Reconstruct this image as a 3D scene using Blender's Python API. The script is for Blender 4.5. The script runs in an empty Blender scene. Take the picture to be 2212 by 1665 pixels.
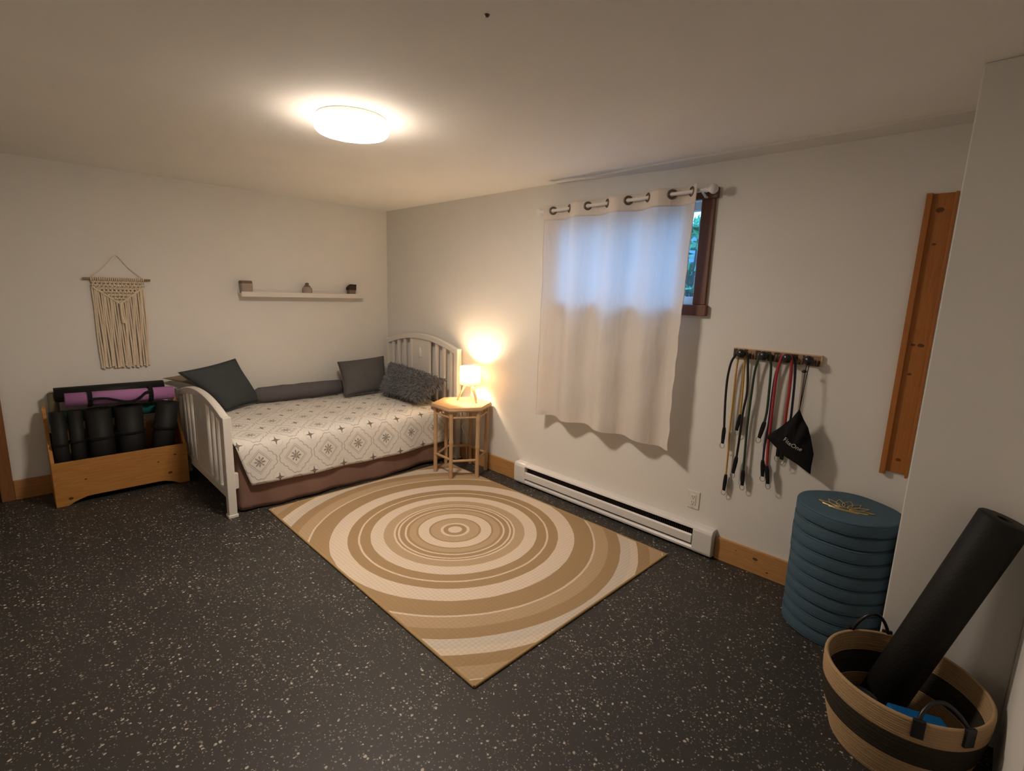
import bpy, bmesh, math, random
from mathutils import Vector, Matrix
random.seed(7)
S = bpy.context.scene
C = S.collection
PI = math.pi
V = Vector

# ------------------------------------------------------------ camera, sky, exposure
cd = bpy.data.cameras.new('camera'); cam = bpy.data.objects.new('camera', cd); C.objects.link(cam)
cd.sensor_width = 36.0; cd.lens = 1090.06 / 2212 * 36.0; cd.clip_start = 0.02
yaw, pit, rol = 0.78929, -0.183058, 0.032776
f = V((math.sin(yaw)*math.cos(pit), math.cos(yaw)*math.cos(pit), math.sin(pit)))
r = V((math.cos(yaw), -math.sin(yaw), 0)); u = r.cross(f)
r2 = math.cos(rol)*r + math.sin(rol)*u; u2 = -math.sin(rol)*r + math.cos(rol)*u
cam.matrix_world = Matrix(((r2.x, u2.x, -f.x, -2.94574), (r2.y, u2.y, -f.y, -4.85771), (r2.z, u2.z, -f.z, 1.56403), (0, 0, 0, 1)))
S.camera = cam
S.view_settings.view_transform = 'Standard'; S.view_settings.look = 'None'
S.view_settings.gamma = 1; S.view_settings.use_curve_mapping = False
S.view_settings.exposure = 3.1
w = bpy.data.worlds.new('sky'); S.world = w; w.use_nodes = True
w.node_tree.nodes['Background'].inputs[0].default_value = (0.16, 0.45, 1.0, 1)
w.node_tree.nodes['Background'].inputs[1].default_value = 1.05
LAMP_COL = (1.0, 0.85, 0.71); LAMP_POWER = 15.0
BULB_COL = (1.0, 0.78, 0.52); BULB_POWER = 80.0

# ------------------------------------------------------------ materials
class X:                                             # socket with arithmetic
    def __init__(s, m, o): s.m, s.o = m, o
    def _op(s, op, b=None, c=None):
        n = s.m.nodes.new('ShaderNodeMath'); n.operation = op
        for i, q in enumerate((s, b, c)):
            if q is None: continue
            if isinstance(q, X): s.m.links.new(q.o, n.inputs[i])
            else: n.inputs[i].default_value = q
        return X(s.m, n.outputs[0])
    def __add__(s, b): return s._op('ADD', b)
    def __sub__(s, b): return s._op('SUBTRACT', b)
    def __mul__(s, b): return s._op('MULTIPLY', b)
    def __truediv__(s, b): return s._op('DIVIDE', b)
    def lt(s, b): return s._op('LESS_THAN', b)
    def gt(s, b): return s._op('GREATER_THAN', b)
    def abs(s): return s._op('ABSOLUTE')
    def fract(s): return s._op('FRACT')
    def cos(s): return s._op('COSINE')
    def sin(s): return s._op('SINE')
    def sqrt(s): return s._op('SQRT')
    def maxi(s, b): return s._op('MAXIMUM', b)
    def mini(s, b): return s._op('MINIMUM', b)
    def atan2(s, b): return s._op('ARCTAN2', b)

class Mat:
    def __init__(s, name, col=(.5, .5, .5), rough=.6, metal=0, spec=.5, trans=0):
        s.mat = bpy.data.materials.new(name); s.mat.use_nodes = True
        t = s.mat.node_tree; s.nodes, s.links = t.nodes, t.links
        s.p = t.nodes['Principled BSDF']; s.out = t.nodes['Material Output']
        s.p.inputs['Base Color'].default_value = (*col, 1); s.p.inputs['Roughness'].default_value = rough
        s.p.inputs['Metallic'].default_value = metal; s.p.inputs['Specular IOR Level'].default_value = spec
        s._tc = None
    def tc(s, which='Object'):
        if not s._tc: s._tc = s.nodes.new('ShaderNodeTexCoord')
        return s._tc.outputs[which]
    def xyz(s, which='Object'):
        n = s.nodes.new('ShaderNodeSeparateXYZ'); s.links.new(s.tc(which), n.inputs[0])
        return [X(s, n.outputs[i]) for i in range(3)]
    def mapping(s, scale=(1, 1, 1), which='Object', loc=(0, 0, 0)):
        n = s.nodes.new('ShaderNodeMapping'); n.inputs['Scale'].default_value = scale; n.inputs['Location'].default_value = loc
        s.links.new(s.tc(which), n.inputs[0]); return n.outputs[0]
    def noise(s, scale, detail=3, vec=None, out='Fac', rough=.5):
        n = s.nodes.new('ShaderNodeTexNoise'); n.inputs['Scale'].default_value = scale; n.inputs['Detail'].default_value = detail
        n.inputs['Roughness'].default_value = rough
        s.links.new(vec if vec else s.tc(), n.inputs['Vector']); return X(s, n.outputs[out])
    def voronoi(s, scale, vec=None):
        n = s.nodes.new('ShaderNodeTexVoronoi'); n.inputs['Scale'].default_value = scale
        s.links.new(vec if vec else s.tc(), n.inputs['Vector']); return X(s, n.outputs['Distance']), n.outputs['Color']
    def ramp(s, fac, stops, const=False):
        n = s.nodes.new('ShaderNodeValToRGB'); e = n.color_ramp.elements
        if const: n.color_ramp.interpolation = 'CONSTANT'
        while len(e) < len(stops): e.new(.5)
        for q, (p, c) in zip(e, stops): q.position = p; q.color = (*c, 1)
        s.links.new(fac.o, n.inputs[0]); return n.outputs[0]
    def mix(s, fac, a, b):
        n = s.nodes.new('ShaderNodeMix'); n.data_type = 'RGBA'
        for q, i in ((a, 6), (b, 7)):
            if isinstance(q, tuple): n.inputs[i].default_value = (*q, 1)
            else: s.links.new(q, n.inputs[i])
        if isinstance(fac, X): s.links.new(fac.o, n.inputs[0])
        else: n.inputs[0].default_value = fac
        return n.outputs[2]
    def col(s, sock): s.links.new(sock, s.p.inputs['Base Color']); return s
    def bump(s, h, strength=.3, dist=.01):
        n = s.nodes.new('ShaderNodeBump'); n.inputs['Strength'].default_value = strength; n.inputs['Distance'].default_value = dist
        s.links.new(h.o, n.inputs['Height']); s.links.new(n.outputs[0], s.p.inputs['Normal']); return s
    def emit(s, col, st):
        s.p.inputs['Emission Color'].default_value = (*col, 1); s.p.inputs['Emission Strength'].default_value = st; return s

def wall_mat(name, col):
    m = Mat(name, col, .85, spec=.25); n = m.noise(3, 2)
    m.col(m.mix(n, tuple(c*.97 for c in col), tuple(min(1, c*1.03) for c in col))); m.bump(m.noise(160, 2), .06, .002); return m
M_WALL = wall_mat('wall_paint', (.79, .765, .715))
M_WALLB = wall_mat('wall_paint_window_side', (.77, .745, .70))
M_CEIL = wall_mat('ceiling_paint', (.89, .865, .815))

def fabric(name, c, scale=500, rough=.9, st=.25, var=.12, crease=0):
    m = Mat(name, c, rough, spec=.2); n = m.noise(14, 4)
    m.col(m.mix(n, tuple(q*(1-var) for q in c), tuple(q*(1+var) for q in c)))
    h = m.noise(scale, 2)
    if crease: h = h*.25 + m.noise(crease, 3)*1.5
    m.bump(h, st, .004 if not crease else .012); return m
def wood(name, dark, light, axis=0, scale=9, rough=.5, knots=(), knotcol=(.07, .03, .012), org=(0, 0, 0)):
    m = Mat(name, light, rough, spec=.35)
    sc = [14, 14, 14]; sc[axis] = .9
    v = m.mapping(tuple(q*scale/9 for q in sc)); n = m.noise(1.6, 4, v); k = (n*9).fract()
    c = m.mix(k*.55 + m.noise(1.2, 2)*.35, dark, light)
    if knots:
        x, y, z = m.xyz()
        kk = None
        for (px, py, pz, rad) in knots:
            px, py, pz = px-org[0], py-org[1], pz-org[2]
            d = ((x-px)*(x-px) + (y-py)*(y-py) + (z-pz)*(z-pz)*2.2).sqrt()
            q = (d + m.noise(60, 2)*(rad*.7)).lt(rad*1.3)
            kk = q if kk is None else kk.maxi(q)
        c = m.mix(kk*.85, c, knotcol)
    m.col(c); m.bump(k, .08, .002); return m

def floor_mat():
    m = Mat('speckled_rubber', (.03, .03, .03), .5, spec=.35)
    base = m.mix(m.noise(1.3, 3), (.033, .030, .028), (.048, .044, .039))
    warp = m.nodes.new('ShaderNodeVectorMath'); warp.operation = 'MULTIPLY_ADD'
    nn = m.noise(55, 2, out='Color'); m.links.new(nn.o, warp.inputs[0]); warp.inputs[1].default_value = (.014, .014, 0); m.links.new(m.tc(), warp.inputs[2])
    c = base
    for sc, thr, pick, lo, hi in ((62, .27, .60, (.16, .14, .115), (.50, .45, .38)), (120, .30, .60, (.10, .09, .075), (.30, .27, .23))):
        mp = m.nodes.new('ShaderNodeMapping'); mp.inputs['Scale'].default_value = (1, 1, 0); mp.inputs['Location'].default_value = (sc*.013, .37, 0)
        m.links.new(warp.outputs[0], mp.inputs[0])
        d, col = m.voronoi(sc, mp.outputs[0])
        sp = m.nodes.new('ShaderNodeSeparateColor'); m.links.new(col, sp.inputs[0])
        patch = m.noise(4.5, 2)*.9 - .45
        on = d.lt(X(m, sp.outputs[1])*(thr*.8) + thr*.55)*(X(m, sp.outputs[0]) + patch).gt(pick)
        c = m.mix(on, c, m.mix(X(m, sp.outputs[2]), lo, hi))
    m.col(c); m.bump(m.noise(220, 2), .12, .002); return m

def rug_mat():
    m = Mat('rug_weave', rough=.95, spec=.1); x, y, z = m.xyz()
    d = ((x*x + y*y).sqrt() + m.noise(9, 2)*.008)/1.6
    L, T, M_, W = (.74, .62, .49), (.40, .27, .145), (.50, .36, .22), (.66, .58, .48)
    st = [(0, L), (.05, T), (.08, L), (.095, M_), (.16, T), (.175, L), (.24, T), (.255, M_), (.30, T), (.316, L), (.33, T), (.36, L), (.373, T), (.384, L), (.395, M_), (.46, L), (.54, T), (.605, L), (.617, T), (.68, L), (.785, T), (.905, L), (.915, M_), (1.0, T), (1.072, W), (1.135, L), (1.178, T), (1.25, M_), (1.32, L), (1.33, T)]
    c1 = m.ramp(d, [(a/1.6, c) for a, c in st], True) if len(st) <= 32 else None
    ch = (x*150 + y*150).sin()*(x*150 - y*150).sin()
    wv = m.noise(260, 2)
    m.col(m.mix((ch*.5 + .5)*.22, c1, (.27, .18, .10))); m.bump(wv*.6 + ch*.4, .5, .004); return m

def quilt_mat():
    m = Mat('quilt_print', rough=.9, spec=.15)
    uu, vv, _ = m.xyz('UV'); uu = uu/.247; vv = vv/.275
    def cell(q, o): return (q + (o + 20.5)).fract() - .5
    a, b = cell(uu, 0), cell(vv, 0); a2, b2 = cell(uu, .5), cell(vv, .5)
    rr = (a*a + b*b).sqrt(); an = b.atan2(a)
    def line(dd, at, wd): return (dd - at).abs().lt(wd)
    wob = m.noise(40, 2)*.03 - .015
    dia = line(a.abs() + b.abs() + wob, .27, .016).maxi(line(a.abs() + b.abs() + wob, .325, .012)*.8)
    sca = line(rr - (an*4).cos()*.045 - (an*8).sin().abs()*.035 + wob, .40, .014)
    star = rr.lt((an*4).cos().abs()*.13 + .022)*(m.noise(180, 1).gt(.42))
    r3 = (a2*a2 + b2*b2).sqrt()
    cro = (a2*b2).abs().lt(.0011)*r3.lt(.125)
    fine = line(r3 + (an*6).sin()*.02 + wob, .17, .007)
    c = m.mix(m.noise(6, 3), (.72, .685, .63), (.78, .745, .69))
    c = m.mix(dia*.65, c, (.34, .31, .28)); c = m.mix(sca*.7, c, (.36, .325, .29)); c = m.mix(fine*.4, c, (.40, .37, .32))
    c = m.mix(star*.85, c, (.17, .14, .125)); c = m.mix(cro*.9, c, (.13, .105, .09))
    m.col(c); m.bump(m.noise(30, 3)*.7 + m.noise(300, 1)*.2, .35, .006); return m

def curtain_mat(name, col, tr):
    m = Mat(name, col, .9, spec=.1)
    t = m.nodes.new('ShaderNodeBsdfTranslucent'); t.inputs[0].default_value = (*col, 1)
    mx = m.nodes.new('ShaderNodeMixShader'); mx.inputs[0].default_value = tr
    m.links.new(m.p.outputs[0], mx.inputs[1]); m.links.new(t.outputs[0], mx.inputs[2]); m.links.new(mx.outputs[0], m.out.inputs[0])
    h = m.noise(7, 5, m.mapping((1, 1.8, .3)))*1.4 + m.noise(16, 4, m.mapping((1, 1.5, .8)))*.5; m.bump(h, .5, .02)
    return m
def glass_mat():
    m = Mat('window_glass'); m.nodes.remove(m.p)
    t = m.nodes.new('ShaderNodeBsdfTransparent'); t.inputs[0].default_value = (.93, .97, .97, 1); g = m.nodes.new('ShaderNodeBsdfGlossy'); g.inputs['Roughness'].default_value = .02
    mx = m.nodes.new('ShaderNodeMixShader'); mx.inputs[0].default_value = .06
    m.links.new(t.outputs[0], mx.inputs[1]); m.links.new(g.outputs[0], mx.inputs[2]); m.links.new(mx.outputs[0], m.out.inputs[0]); return m

M_FLOOR, M_RUG, M_QUILT = floor_mat(), rug_mat(), quilt_mat()
M_CURT = curtain_mat('curtain_sheer', (.86, .80, .74), .36); M_HEAD = curtain_mat('curtain_header', (.84, .76, .68), .15)
M_GLASS = glass_mat()
M_WHITE = Mat('white_paint', (.74, .70, .64), .4); M_WHITE2 = Mat('white_enamel', (.78, .75, .72), .32)
M_PLASTIC = Mat('white_plastic', (.78, .74, .68), .35)
M_PINE = wood('pine_board', (.42, .20, .065), (.62, .34, .125), 1, knots=((-.02, -3.98, .09, .014), (-.02, -4.05, .035, .007), (-.02, -3.87, .10, .005)))
M_PINEX = wood('pine_board_x', (.34, .16, .05), (.52, .27, .10), 0)
M_CHEST = wood('chest_pine', (.40, .17, .04), (.58, .28, .075), 0, knots=((-.13-2.03, -.37, .10, .016), (-.2-2.03, -.37, .20, .007), (-2.12, -.37, .24, .010), (-2.75, -.37, .05, .014), (-2.66, -.37, .17, .008)), knotcol=(.05, .02, .008), org=(-2.43, -.2, 0))
M_BOARD = wood('orange_pine', (.36, .125, .028), (.46, .185, .045), 2, knots=((-.014, -4.535, 1.975, .016), (-.014, -4.535, 1.83, .008), (-.014, -4.525, 1.385, .010), (-.014, -4.552, 1.385, .013), (-.014, -4.53, 1.25, .009), (-.014, -4.545, .84, .012)), org=(0, -4.535, 1.4))
M_BROWN = wood('walnut_casing', (.13, .058, .038), (.22, .10, .066), 2)
M_CASING = wood('door_casing_wood', (.20, .085, .03), (.30, .13, .045), 2)
M_DARKDOOR = wood('dark_door_wood', (.05, .025, .014), (.09, .045, .02), 2)
M_RATTAN = wood('rattan', (.44, .27, .14), (.62, .41, .23), 2, 14)
M_TABLETOP = wood('rattan_top', (.55, .33, .16), (.66, .43, .22), 0, 12)
M_BEECH = wood('beech', (.62, .40, .24), (.74, .52, .34), 2)
M_STEEL = Mat('steel', (.55, .53, .5), .28, 1); M_DARKMETAL = Mat('dark_metal', (.16, .125, .105), .38, .8)
M_BLACKF = fabric('black_fabric', (.010, .010, .011)); M_BLACKP = Mat('black_plastic', (.012, .012, .013), .3)
M_MATB = Mat('black_foam', (.011, .011, .011), .6, spec=.3); M_MATB.bump(M_MATB.noise(90, 3), .25, .004)
M_ROLL = Mat('black_roller_foam', (.009, .008, .007), .6, spec=.3); M_ROLL.bump(M_ROLL.noise(110, 2), .45, .003)
M_PURP = fabric('purple_foam', (.44, .20, .42), 250, .75, var=.04); M_TEAL = fabric('teal_foam', (.012, .12, .10), 250, .75)
M_OLIVE = fabric('olive_mat', (.16, .135, .085), 250, .8); M_BLUE = fabric('blue_foam', (.004, .12, .36), 300, .7)
M_CHAR = fabric('charcoal_cotton', (.058, .064, .066), 400, crease=9); M_GREYB = fabric('grey_bolster_fabric', (.125, .115, .12), 400, crease=10)
M_GREYV = fabric('grey_velvet', (.11, .105, .105), 300, crease=12); M_FUR = Mat('grey_fur', (.20, .20, .21), .8)
M_TAUPE = fabric('taupe_cotton', (.25, .19, .125)); M_SKIRT = fabric('brown_bedskirt', (.225, .130, .100), 500, crease=5)
M_CUSH = fabric('blue_canvas', (.076, .128, .172), 600, .85, .3); M_PIPE = fabric('blue_canvas_piping', (.06, .10, .13), 600)
M_GOLD = Mat('gold_thread', (.50, .36, .12), .35, .3)
M_MAC = fabric('cotton_cord', (.80, .68, .52), 300, var=.08)
M_JUTE = fabric('jute', (.45, .30, .16), 180, .95, .5); M_DARKBAND = fabric('dark_jute', (.045, .037, .026), 180, .95, .5)
M_YEL = Mat('yellow_rubber', (.55, .30, .035), .45); M_RED = Mat('red_rubber', (.38, .035, .035), .45); M_GREEN = Mat('green_rubber', (.02, .055, .028), .4)
M_BLKR = Mat('black_rubber', (.012, .010, .011), .4); M_NAVY = Mat('navy_rubber', (.022, .02, .07), .4)
M_PRINT = Mat('white_print', (.55, .54, .52), .6); M_SLOT = Mat('heater_fins', (.06, .05, .05), .6)
M_DIFF = Mat('lamp_diffuser', (.9, .88, .85), .5).emit(LAMP_COL, LAMP_POWER); M_DIFFS = Mat('lamp_diffuser_rim', (.9, .88, .85), .5).emit(LAMP_COL, LAMP_POWER*.12)
M_BULB = Mat('bulb_glow', (1, .9, .8), .5).emit(BULB_COL, BULB_POWER)
M_STONE = fabric('taupe_ceramic', (.22, .16, .125), 200); M_STONED = fabric('dark_ceramic', (.06, .04, .028), 200); M_LIGHTST = fabric('pale_ceramic', (.42, .33, .28), 200)
M_LEAF = Mat('leaf', (.06, .26, .09), .5); M_TRUNK = Mat('stem', (.06, .05, .04), .8); M_SOIL = Mat('soil', (.10, .10, .10), .9); M_SIDING = Mat('siding', (.12, .19, .24), .8)
def shade_mat():
    m = Mat('lamp_shade', (.9, .82, .7), .8, spec=.1)
    t = m.nodes.new('ShaderNodeBsdfTranslucent'); t.inputs[0].default_value = (.92, .80, .62, 1); mx = m.nodes.new('ShaderNodeMixShader'); mx.inputs[0].default_value = .34
    m.links.new(m.p.outputs[0], mx.inputs[1]); m.links.new(t.outputs[0], mx.inputs[2]); m.links.new(mx.outputs[0], m.out.inputs[0]); return m
M_SHADE = shade_mat()
def bark_mat():
    m = Mat('zebra_bark', rough=.6); n = m.noise(1, 3, m.mapping((8, 90, 22)))
    m.col(m.mix(n.gt(.51), (.045, .028, .018), (.34, .22, .12))); return m
M_BARK = bark_mat()

# ------------------------------------------------------------ mesh helpers
class MB:
    def __init__(s): s.v, s.f = [], []
    def add(s, v, f):
        o = len(s.v); s.v += [tuple(q) for q in v]; s.f += [tuple(i+o for i in q) for q in f]; return s
    def box(s, a, b, M=None):
        x0, y0, z0 = a; x1, y1, z1 = b
        v = [V(q) for q in ((x0, y0, z0), (x1, y0, z0), (x1, y1, z0), (x0, y1, z0), (x0, y0, z1), (x1, y0, z1), (x1, y1, z1), (x0, y1, z1))]
        if M: v = [M @ q for q in v]
        return s.add(v, [(3, 2, 1, 0), (4, 5, 6, 7), (0, 1, 5, 4), (1, 2, 6, 5), (2, 3, 7, 6), (3, 0, 4, 7)])
    def tube(s, pts, rad, n=10, closed=False, sy=1.0):
        pts = [V(p) for p in pts]; N = len(pts); rad = rad if isinstance(rad, (list, tuple)) else [rad]*N
        T = []
        for i in range(N):
            a = pts[(i-1) % N] if closed or i > 0 else pts[i]; b = pts[(i+1) % N] if closed or i < N-1 else pts[i]
            T.append((b-a).normalized())
        nr = T[0].orthogonal().normalized(); v = []
        for i in range(N):
            nr = (nr - T[i]*nr.dot(T[i])).normalized(); bi = T[i].cross(nr)
            for k in range(n):
                a = 2*PI*k/n; v.append(pts[i] + (nr*math.cos(a) + bi*math.sin(a)*sy)*rad[i])
        f = []
        for i in range(N if closed else N-1):
            j = (i+1) % N
            for k in range(n): f.append((i*n+k, i*n+(k+1) % n, j*n+(k+1) % n, j*n+k))
        if not closed: f += [tuple(range(n-1, -1, -1)), tuple((N-1)*n+k for k in range(n))]
        return s.add(v, f)
    def lathe(s, prof, c=(0, 0, 0), n=32, cap=True, M=None, wob=None):
        v = []
        for (rr, z) in prof:
            for k in range(n):
                a = 2*PI*k/n; q = V((c[0] + rr*math.cos(a), c[1] + rr*math.sin(a), c[2] + z + (wob(a) if wob else 0)))
                v.append(M @ q if M else q)
        f = []
        for i in range(len(prof)-1):
            for k in range(n): f.append((i*n+k, i*n+(k+1) % n, (i+1)*n+(k+1) % n, (i+1)*n+k))
        if cap: f += [tuple(range(n-1, -1, -1)), tuple((len(prof)-1)*n+k for k in range(n))]
        return s.add(v, f)
    def ball(s, c, rad, n=14, sc=(1, 1, 1)):
        pr = [(max(1e-4, math.sin(PI*i/8))*rad, -math.cos(PI*i/8)*rad) for i in range(9)]
        o = len(s.v); s.lathe(pr, (0, 0, 0), n)
        s.v[o:] = [(c[0]+q[0]*sc[0], c[1]+q[1]*sc[1], c[2]+q[2]*sc[2]) for q in s.v[o:]]; return s
    def prism(s, poly, ext):
        n = len(poly); e = V(ext); p = [V(q) for q in poly]
        return s.add(p + [q+e for q in p], [tuple(range(n-1, -1, -1)), tuple(range(n, 2*n))] + [(i, (i+1) % n, n+(i+1) % n, n+i) for i in range(n)])
    def grid(s, fn, nu, nv, closed_u=False):
        v = [fn(i/nu, j/nv) for j in range(nv+1) for i in range(nu+1)]
        return s.add(v, [(j*(nu+1)+i, j*(nu+1)+i+1, (j+1)*(nu+1)+i+1, (j+1)*(nu+1)+i) for j in range(nv) for i in range(nu)])
    def build(s, name, mat, parent=None, smooth=False, bevel=0, origin=None, solid=0, seg=2, sub=0):
        o0 = V(origin) if origin is not None else V((0, 0, 0))
        if parent is not None:
            q = parent; o0 = V((0, 0, 0))
            while q: o0 = o0 + q.location; q = q.parent
        me = bpy.data.meshes.new(name); me.from_pydata([V(q) - o0 for q in s.v], [], s.f); me.update()
        bm = bmesh.new(); bm.from_mesh(me); bmesh.ops.recalc_face_normals(bm, faces=bm.faces); bm.to_mesh(me); bm.free()
        ob = bpy.data.objects.new(name, me); C.objects.link(ob); ob.parent = parent
        if parent is None: ob.location = o0
        if mat: me.materials.append(mat.mat)
        if smooth:
            me.polygons.foreach_set('use_smooth', [True]*len(me.polygons))
            me.set_sharp_from_angle(angle=math.radians(50 if smooth is True else smooth))
        if solid: md = ob.modifiers.new('solid', 'SOLIDIFY'); md.thickness = solid; md.offset = 0
        if bevel: md = ob.modifiers.new('bevel', 'BEVEL'); md.width = bevel; md.segments = seg; md.limit_method = 'ANGLE'
        if sub: md = ob.modifiers.new('sub', 'SUBSURF'); md.levels = sub; md.render_levels = sub
        return ob
def tag(o, label, cat, group=None):
    o['label'] = label; o['category'] = cat
    if group: o['group'] = group
    return o
def thing(name, label, cat, loc=(0, 0, 0), group=None):
    o = bpy.data.objects.new(name, None); C.objects.link(o); o.location = loc; o.empty_display_size = .05
    return tag(o, label, cat, group)
def struct(o): o['kind'] = 'structure'; return o
def stuff(o): o['kind'] = 'stuff'; return o
def dup(root, loc, label):
    def cp(o, par):
        c = o.copy(); C.objects.link(c); c.parent = par
        for ch in list(o.children): cp(ch, c)
        return c
    q = cp(root, None); q.location = loc; q['label'] = label; return q
def smoothpath(pts, n=6):
    P = [V(p) for p in pts]; out = []
    for i in range(len(P)-1):
        p0, p1, p2, p3 = P[max(0, i-1)], P[i], P[i+1], P[min(len(P)-1, i+2)]
        for k in range(n):
            t = k/n; out.append(.5*((2*p1) + (p2-p0)*t + (2*p0-5*p1+4*p2-p3)*t*t + (3*p1-p0-3*p2+p3)*t**3))
    return out + [P[-1]]
def B(a, b): return MB().box(a, b)

# ------------------------------------------------------------ room shell
H = 2.35
struct(B((-4.1, -5.7, -.12), (.2, .2, 0)).build('floor', M_FLOOR))
struct(B((-4.1, -5.7, H), (.2, .2, H+.12)).build('ceiling', M_CEIL))
WY0, WY1, WZ0, WZ1 = -3.452, -2.38, 1.525, 2.125
m = MB(); m.box((0, -5.7, 0), (.2, WY0, H)); m.box((0, WY1, 0), (.2, 0, H)); m.box((0, WY0, 0), (.2, WY1, WZ0)); m.box((0, WY0, WZ1), (.2, WY1, H))
struct(m.build('wall_right', M_WALLB))
m = MB(); m.box((-3.09, 0, 0), (.2, .2, H)); m.box((-4.1, 0, 0), (-3.84, .2, H)); m.box((-3.84, 0, 2.04), (-3.09, .2, H))
struct(m.build('wall_back', M_WALL))
struct(B((-4.1, -5.7, 0), (-3.9, 0, H)).build('wall_left', M_WALL))
struct(B((-3.9, -5.7, 0), (0, -5.5, H)).build('wall_front', M_WALL))
struct(B((-.584, -5.02, 0), (0, -4.645, H)).build('wall_pier', M_WALLB, bevel=.004))
struct(B((-1.35, -5.16, 0), (0, -5.02, H)).build('wall_alcove', M_WALL, bevel=.004))
# drywall lip under the ceiling along the window wall
m = MB(); N = 24
pr = []
for i in range(N+1):
    t = i/N; y = -2.33 - t*(4.645-2.33); off = .010 + .055*min(1, t*3) + .045*t; dz = .004 + .026*min(1, t*2.5)
    pr.append([(0, y, H), (-off, y, H), (-off, y, H-.003-.009*min(1, t*5)), (0, y, H-dz)])
vv = [q for s_ in pr for q in s_]; ff = []
for i in range(N):
    for k in range(4): ff.append((i*4+k, i*4+(k+1) % 4, (i+1)*4+(k+1) % 4, (i+1)*4+k))
ff += [(0, 1, 2, 3), tuple(N*4+k for k in (3, 2, 1, 0))]
m.add(vv, ff); struct(m.build('trim_1', M_WALLB))
# baseboards
struct(B((-.02, -2.055, 0), (0, -.02, .14)).build('baseboard_right', M_PINE, bevel=.003))
struct(B((-.02, -4.645, 0), (0, -3.745, .14)).build('baseboard_right', M_PINE, bevel=.003))
struct(B((-3.025, -.02, 0), (0, 0, .14)).build('baseboard_back', M_PINEX, bevel=.003))
# door in the back wall (only the edge of its casing is in view)
d1 = struct(bpy.data.objects.new('door_1', None)); C.objects.link(d1); d1.location = (-3.5, 0, 0)
for a, b in ((-3.095, -3.026), (-3.895, -3.835)): B((a, -.022, 0), (b, .0, 2.10)).build('casing', M_CASING, d1, bevel=.003)
B((-3.895, -.024, 2.035), (-3.026, .0, 2.105)).build('casing', M_CASING, d1, bevel=.003)
B((-3.84, .03, 0), (-3.09, .07, 2.04)).build('door_panel', M_DARKDOOR, d1)
MB().tube([(-3.16, .03, .98), (-3.16, -.02, .98), (-3.26, -.024, .98)], .009, 10).build('door_handle', M_STEEL, d1, smooth=True)
# window
w1 = struct(bpy.data.objects.new('window_1', None)); C.objects.link(w1); w1.location = (0, -2.895, 1.82)
B((-.022, WY0-.078, WZ0), (0, WY0, WZ1)).build('casing', M_BROWN, w1, bevel=.004)
B((-.022, WY1, WZ0), (0, WY1+.10, WZ1)).build('casing', M_BROWN, w1, bevel=.004)
B((-.030, WY0-.092, WZ1), (0, WY1+.11, WZ1+.06)).build('casing_head', M_BROWN, w1, bevel=.004)
B((-.034, WY0-.092, WZ0-.065), (0, WY1+.11, WZ0)).build('window_sill', M_BROWN, w1, bevel=.005)
m = MB(); t_ = .045; x0, x1 = .07, .12
m.box((x0, WY0, WZ0), (x1, WY0+t_, WZ1)); m.box((x0, WY1-t_, WZ0), (x1, WY1, WZ1)); m.box((x0, WY0+t_, WZ0), (x1, WY1-t_, WZ0+t_)); m.box((x0, WY0+t_, WZ1-t_), (x1, WY1-t_, WZ1))
m.box((x0, -2.915, WZ0+t_), (x1, -2.875, WZ1-t_)); m.build('sash', M_PLASTIC, w1, bevel=.003)
for a, b in ((WY0+t_, -2.915), (-2.875, WY1-t_)): B((.09, a, WZ0+t_), (.095, b, WZ1-t_)).build('pane', M_GLASS, w1)
# outside: ground, shrubs, eave
struct(B((.2, -7, 1.25), (5, 2, 1.38)).build('ground_1', M_SOIL))
ow = struct(bpy.data.objects.new('wall_outside', None)); C.objects.link(ow); ow.location = (2.6, -2.5, 1.3)
for k in range(9): MB().prism([(2.6, -7, 1.3+k*.12), (2.565, -7, 1.3+k*.12), (2.59, -7, 1.42+k*.12), (2.6, -7, 1.42+k*.12)], (0, 9, 0)).build('siding_board', M_SIDING, ow)
def shrub(cx, cy, z0, h, spread, n, label):
    t = thing('shrub', label, 'shrub', (cx, cy, z0))
    m = MB()
    for k in range(5):
        a = k*1.3; m.tube([(cx, cy, z0), (cx+.25*spread*math.cos(a), cy+.25*spread*math.sin(a), z0+h*.5), (cx+.5*spread*math.cos(a), cy+.5*spread*math.sin(a), z0+h*.95)], [.012, .009, .005], 6)
    m.build('stem', M_TRUNK, t)
    m = MB()
    for k in range(n):
        a = random.uniform(0, 2*PI); q = math.sqrt(random.random())*spread; c = V((cx+q*math.cos(a), cy+q*math.sin(a), z0+h*random.uniform(.25, 1)))
        d = V((random.gauss(0, 1), random.gauss(0, 1), random.gauss(-.2, .6))).normalized(); e = d.orthogonal().normalized(); e.rotate(Matrix.Rotation(random.uniform(0, 6), 3, d))
        L, W_ = random.uniform(.08, .13), random.uniform(.025, .04); n_ = d.cross(e)*.01
        m.add([c, c+d*L*.5+e*W_+n_, c+d*L, c+d*L*.5-e*W_+n_], [(0, 1, 2, 3)])
    stuff(m.build('foliage', M_LEAF, t))
shrub(.80, -3.03, 1.38, .78, .17, 150, 'green leafy shrub outside the window, seen right of the curtain edge')

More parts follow.
